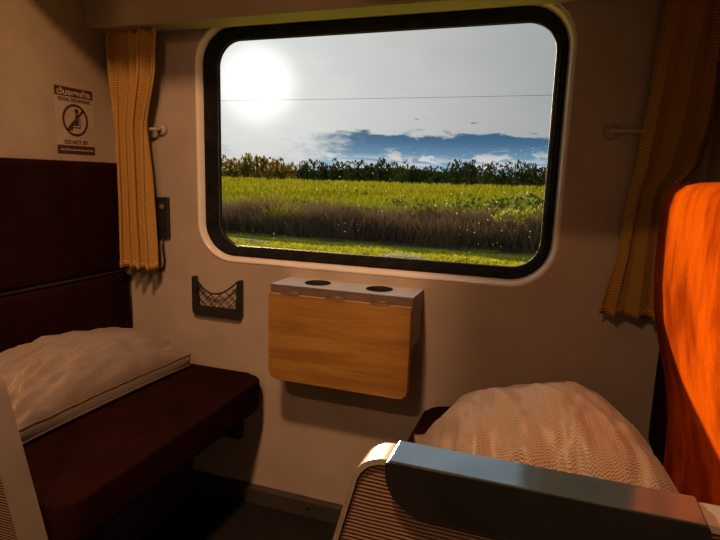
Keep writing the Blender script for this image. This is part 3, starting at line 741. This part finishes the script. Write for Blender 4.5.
curtain('shade_curtain', 2.37, 1.48, [(2.37, -0.70), (1.95, -0.68), (1.80, -0.43), (1.48, -0.43)], [(2.37, 0.36), (1.48, 0.36)], 0.75, 0.02, 13, 5, 'unseen tan curtain added over the right bench to block lamplight', 1.4)  # added out of view to keep lamplight off the upper right wall
curtain('shade_curtain', 2.37, 1.72, [(2.37, -1.545), (1.72, -1.545)], [(2.37, -1.13), (1.72, -1.13)], 0.75, 0.02, 7, 6, 'unseen tan curtain added over the notice side to block lamplight', 0.7)  # added out of view to shade the upper left partition from the rear lamp
# ================================================================== OUTSIDE
GZ = -1.25
def ground_z(x, y):
    z = GZ + 0.12 * noise.noise(Vector((x * 0.06, y * 0.06, 0.2)))
    if y > 24: z += min((y - 24) * 0.016, 1.25)
    if y < 16.6:                                            # shoulder added to lift the verge into sunlight above the brush shadow
        f = min(1.0, (16.6 - y) / 1.9); z += 0.30 * f * f * (3 - 2 * f)
    return z
ys_ = [1.9, 4, 7, 10] + [12 + i * 0.8 for i in range(40)] + [46 + 4 * i for i in range(20)] + [140, 180, 240, 320, 450, 700, 1200]
xs_ = [-900, -500, -300, -200, -140, -100, -80] + [-64 + 3 * i for i in range(36)] + [60, 90, 140, 240, 500]
gv = [(x, y, ground_z(x, y)) for y in ys_ for x in xs_]; nx = len(xs_)
gf = [(j * nx + i, j * nx + i + 1, (j + 1) * nx + i + 1, (j + 1) * nx + i) for j in range(len(ys_) - 1) for i in range(nx - 1)]
gm_ = bpy.data.meshes.new('ground'); gm_.from_pydata(gv, [], gf)
struct(link('ground', gm_, 'field_earth', None, True))

def blades(name, n, ysamp, hgt, wid, lean, material, label, cat, xr=(-0.95, 0.35), clump=0.0):
    """n upright tapering blades as one mesh; rows widen with distance so the whole outlook is covered"""
    y = ysamp(n); x = y * (xr[0] + (xr[1] - xr[0]) * rng.random(n)) + rng.normal(0, 1.0, n)
    h = hgt(x, y) * rng.uniform(0.55, 1.15, n); wd = wid(y) * rng.uniform(0.6, 1.3, n)
    gz = np.array([ground_z(a, b) for a, b in zip(x, y)]) - 0.03
    th = rng.uniform(0, math.pi, n); dx, dy = np.cos(th) * wd / 2, np.sin(th) * wd / 2
    lx, ly = rng.normal(0, lean, n) * h, rng.normal(0, lean, n) * h
    v = np.empty((n, 5, 3))
    v[:, 0] = np.stack([x - dx, y - dy, gz], 1); v[:, 1] = np.stack([x + dx, y + dy, gz], 1)
    v[:, 2] = np.stack([x + lx * .35 + dx * .8, y + ly * .35 + dy * .8, gz + h * .58], 1); v[:, 3] = np.stack([x + lx * .35 - dx * .8, y + ly * .35 - dy * .8, gz + h * .58], 1)
    v[:, 4] = np.stack([x + lx, y + ly, gz + h], 1)
    me = bpy.data.meshes.new(name); base = np.arange(n) * 5
    me.vertices.add(n * 5); me.vertices.foreach_set('co', v.ravel())
    loops = np.stack([base, base + 1, base + 2, base + 3, base + 3, base + 2, base + 4], 1).ravel()
    me.loops.add(n * 7); me.loops.foreach_set('vertex_index', loops)
    st = np.stack([np.arange(n) * 7, np.arange(n) * 7 + 4], 1).ravel()
    me.polygons.add(n * 2); me.polygons.foreach_set('loop_start', st); me.update(calc_edges=True); me.validate()
    return tag(link(name, me, material), label, cat, None, 'stuff')
def near_far(a, b, p): return lambda n: a + (b - a) * rng.random(n) ** p
def pn(x, y, s, o): return np.array([noise.noise(Vector((a * s + o, b * s, o))) for a, b in zip(x, y)])
blades('verge_grass', 26000, near_far(11.5, 18.0, 1.0), lambda x, y: 0.15 + 0.10 * pn(x, y, .5, 3.) + 0.0 * y, lambda y: 0.045 + 0 * y, 0.9, 'verge_blade', 'short bright grass on the verge nearest the train', 'grass')
blades('dry_brush', 42000, lambda n: np.clip(rng.normal(22.4, 1.4, n), 19.6, 27.0), lambda x, y: 1.12 + 0.85 * pn(x, y, .45, 8.), lambda y: 0.022 + 0 * y, 0.62, 'dry_stem', 'tangled brown dry brush along the field edge', 'brush')
blades('brush_grass', 21000, lambda n: np.clip(rng.normal(23.2, 1.9, n), 20.6, 27), lambda x, y: np.clip(0.60 + 1.3 * pn(x, y, .4, 5.), .15, 1.5), lambda y: 0.04 + 0 * y, 0.42, 'meadow_blade', 'green grass growing through the dry brush', 'grass')
blades('green_weeds', 15000, lambda n: np.clip(rng.normal(27.0, 2.2, n), 23.5, 35), lambda x, y: np.clip(0.75 + 1.2 * pn(x, y, .3, 12.), .2, 1.45), lambda y: 0.055 + 0 * y, 0.4, 'shrub_leaf', 'darker green leafy weeds between the brush and the meadow', 'weeds')
blades('meadow_grass', 60000, near_far(24.0, 95.0, 1.5), lambda x, y: 0.95 + 0.35 * pn(x, y, .16, 1.), lambda y: 0.03 + 0.0016 * y, 0.22, 'meadow_blade', 'tall yellow green meadow grass beyond the brush', 'grass')

def leaf_cloud(seed, n, rx, ry, rz, size, lobes, flat=0.0):
    r_ = np.random.default_rng(seed); V = []; Fc = []
    cen = [(r_.uniform(-.55, .55) * rx, r_.uniform(-.55, .55) * ry, (0.5 + r_.uniform(-.32, .36)) * rz, r_.uniform(.38, .62)) for _ in range(lobes)]
    for k in range(n):
        c = cen[k % lobes]; d = r_.normal(size=3); d /= np.linalg.norm(d); rad = r_.uniform(0.55, 1.0) ** 0.5
        p = np.array([c[0] + d[0] * rx * c[3] * rad, c[1] + d[1] * ry * c[3] * rad, c[2] + d[2] * rz * 0.5 * c[3] * rad * 1.25]); p[2] = max(p[2], 0.02 * rz)
        a_ = r_.normal(size=3); a_ /= np.linalg.norm(a_); b_ = np.cross(a_, r_.normal(size=3)); b_ /= np.linalg.norm(b_)
        s_ = size * r_.uniform(.6, 1.4); i0 = len(V)
        V += [tuple(p - a_ * s_), tuple(p + b_ * s_ * .55), tuple(p + a_ * s_), tuple(p - b_ * s_ * .55)]; Fc.append((i0, i0 + 1, i0 + 2, i0 + 3))
    me = bpy.data.meshes.new('foliage'); me.from_pydata(V, [], Fc); return me
def trunk_mesh(h, r):
    bm = tube_bm([(0, 0, -0.3), (0.03 * h, 0, h * 0.3), (-0.02 * h, 0.02 * h, h * 0.65), (0.0, 0, h)], [r, r * .8, r * .6, r * .25], 7); return bm_mesh(bm, 'trunk')
# shrubs in the brush band (px column in the picture -> world x through y)
sh_var = [leaf_cloud(20 + i, 620, 1.0, 0.9, 1.0, 0.085, 6) for i in range(4)]
sh_tr = trunk_mesh(0.6, 0.03)
def plant(name, kind_mesh, x, y, sx, sz, material, label, cat, group, tr_me):
    t = thing(name, (x, y, ground_z(x, y)), label, cat, group)
    me = kind_mesh.copy(); me.materials.clear(); me.materials.append(MATS[material])
    o = bpy.data.objects.new('foliage', me); COL.objects.link(o); o.parent = t
    o.location.z = -0.16 * sz if name == 'field_tree' else -0.05; o.scale = (sx, sx, sz); o.rotation_euler.z = random.uniform(0, 6.28)
    if tr_me:
        if not tr_me.materials: tr_me.materials.append(MATS['bark'])
        s = bpy.data.objects.new('trunk', tr_me); COL.objects.link(s); s.parent = t; s.scale = (sx, sx, sz)
    return t
shrubs = [(-0.58, 24.5, 1.2, 1.1, 0), (-0.45, 25.5, 1.2, 1.1, 0), (-0.36, 23.0, 0.9, 1.2, 0), (-0.33, 25.4, 1.1, 1.15, 0), (-0.28, 33, 1.7, 1.3, 0), (-0.21, 24.3, 1.2, 1.25, 0), (-0.16, 31, 1.6, 1.45, 0),
          (-0.12, 25.5, 1.5, 1.35, 0), (-0.08, 36, 2.0, 1.6, 0), (-0.03, 27.5, 1.7, 1.75, 0), (-0.065, 22.2, 1.15, 1.25, 1), (0.00, 24.0, 1.4, 1.65, 1)]
ORD = ['first', 'second', 'third', 'fourth', 'fifth', 'sixth', 'seventh', 'eighth', 'ninth', 'tenth', 'eleventh', 'twelfth', 'thirteenth', 'fourteenth', 'fifteenth', 'sixteenth', 'seventeenth', 'eighteenth', 'nineteenth', 'twentieth'] + ['%dth' % q for q in range(21, 60)]
for q in (21, 31, 41, 51): ORD[q - 1] = '%dst' % q; ORD[q] = '%dnd' % (q + 1); ORD[q + 1] = '%drd' % (q + 2)
for i, (s_, y, a_, b_, k) in enumerate(shrubs):
    lab = ['bright green leafy shrub in the brush, second from the right window edge', 'bright green leafy shrub beside the right edge of the window'][i - 10] if k else 'dull green shrub at the meadow edge, %s from the left' % ORD[i]
    plant('shrub', sh_var[i % 4], s_ * y, y, a_, b_, 'bright_shrub_leaf' if k else 'shrub_leaf', lab, 'shrub', 'bright shrubs in the brush' if k else 'dull shrubs at the meadow edge', sh_tr)
# far tree line
tr_var = [leaf_cloud(40 + i, 420, 1.0, 1.0, 1.0, 0.10, 7) for i in range(5)] + [leaf_cloud(60 + i, 260, 0.55, 0.55, 1.0, 0.09, 5) for i in range(2)]
tr_tr = trunk_mesh(0.6, 0.03)
az = -42.0; k = 0; count = {}
while az < 8:
    yd = 126 + 13 * (k % 3) + random.uniform(-2, 2); x = math.tan(math.radians(az)) * yd
    hh = 5.8 + random.uniform(-0.9, 0.9)                      # crown heights follow the skyline of the picture
    if -34 < az < -27.5: hh = random.uniform(5.8, 7.0)
    if -27.5 < az < -18: hh = random.uniform(5.0, 6.2)
    if -14 < az < -9: hh = random.uniform(4.4, 5.4)
    if -8 < az < -2.5: hh = random.uniform(5.4, 6.6)
    olive = az < -25.5; tall = abs(az + 30.4) < 0.5 and 'tall' not in count  # trees toward the sun carry its golden light as leaf colour
    con = (random.random() < 0.25) and not olive
    kind = 'olive' if olive else ('narrow' if con else 'round')
    if tall: count['tall'] = 1; hh = 7.6
    if -33.6 < az < -0.8: count[kind] = count.get(kind, 0) + (0 if tall else 1); num = ORD[count[kind] - 1]
    else: num = None
    lab = {'olive': 'sun-tinted olive tree in the far treeline, ', 'narrow': 'narrow dark tree in the far treeline, ', 'round': 'rounded dark green tree in the far treeline, '}[kind]
    lab += (num + ' of its kind from the left') if num else ('hidden past the %s window edge' % ('left' if az < -20 else 'right'))
    if tall: lab = 'tallest round sun-tinted olive tree in the far treeline below the sun'
    plant('field_tree', tr_var[1 if tall else (5 + k % 2) if con else k % 5], x, yd, hh * (0.50 if con else 0.54), hh, 'sun_tinted_tree_leaf' if olive else 'tree_leaf', lab, 'tree',
          {'olive': 'sun-tinted olive trees in the treeline', 'narrow': 'narrow trees in the treeline', 'round': 'rounded trees in the treeline'}[kind], tr_tr)
    az += 0.92 + random.uniform(-.08, .08); k += 1
# low wooded rise behind the trees
hx = np.linspace(-420, 60, 60); hv = []; 
for x in hx:
    az_ = math.degrees(math.atan2(x, 330)); top_ = 4.0 + 4.2 * math.exp(-((az_ + 17) / 7.5) ** 2) + 1.2 * noise.noise(Vector((x * .02, 0, 4))) + 0.6 * noise.noise(Vector((x * .11, 0, 7)))
    hv += [(x, 300, GZ), (x, 322, top_ * .7 + .1), (x, 345, top_), (x, 420, GZ)]
hf = [(i * 4 + j, i * 4 + j + 1, i * 4 + j + 5, i * 4 + j + 4) for i in range(len(hx) - 1) for j in range(3)]
hm_ = bpy.data.meshes.new('hill'); hm_.from_pydata(hv, [], hf)
struct(link('hill', hm_, 'hill_forest', None, True))
# pale wet gravel patches on the verge
def patch(cx, cy, rx, ry, seed, label):
    pts = [(cx + rx * math.cos(a) * (1 + .25 * noise.noise(Vector((math.cos(a) + seed, math.sin(a), 0)))), cy + ry * math.sin(a) * (1 + .25 * noise.noise(Vector((math.sin(a), seed, math.cos(a)))))) for a in (2 * math.pi * k / 28 for k in range(28))]
    bm = bmesh.new(); rings = []
    for f, dz in ((1.0, 0.02), (0.8, 0.07), (0.4, 0.09)):
        rings.append([(cx + (p[0] - cx) * f, cy + (p[1] - cy) * f, ground_z(cx, cy) + dz) for p in pts])
    o = link('gravel_patch', bm_mesh(loops_bm(rings, False, True)), 'pale_gravel', None, True)
    tag(o, label, 'gravel')
patch(-3.75, 14.2, 0.75, 0.55, 2.0, 'pale gravel patch in the bright verge grass')
patch(-9.0, 14.9, 1.0, 0.25, 4.0, 'thin pale gravel strip at left edge of the verge')
# overhead wires
def wire(z, y, r, label):
    n = 24; pts = [(-60 + 140 * k / n, y, z + 0.6 * ((k / n - .45) ** 2) * 4) for k in range(n + 1)]
    tag(tube('overhead_wire', pts, r, 'wire', None, 5), label, 'wire', 'overhead wires')
wire(7.15, 41.0, 0.012, 'thin dark overhead wire crossing the grey sky, the lower one')
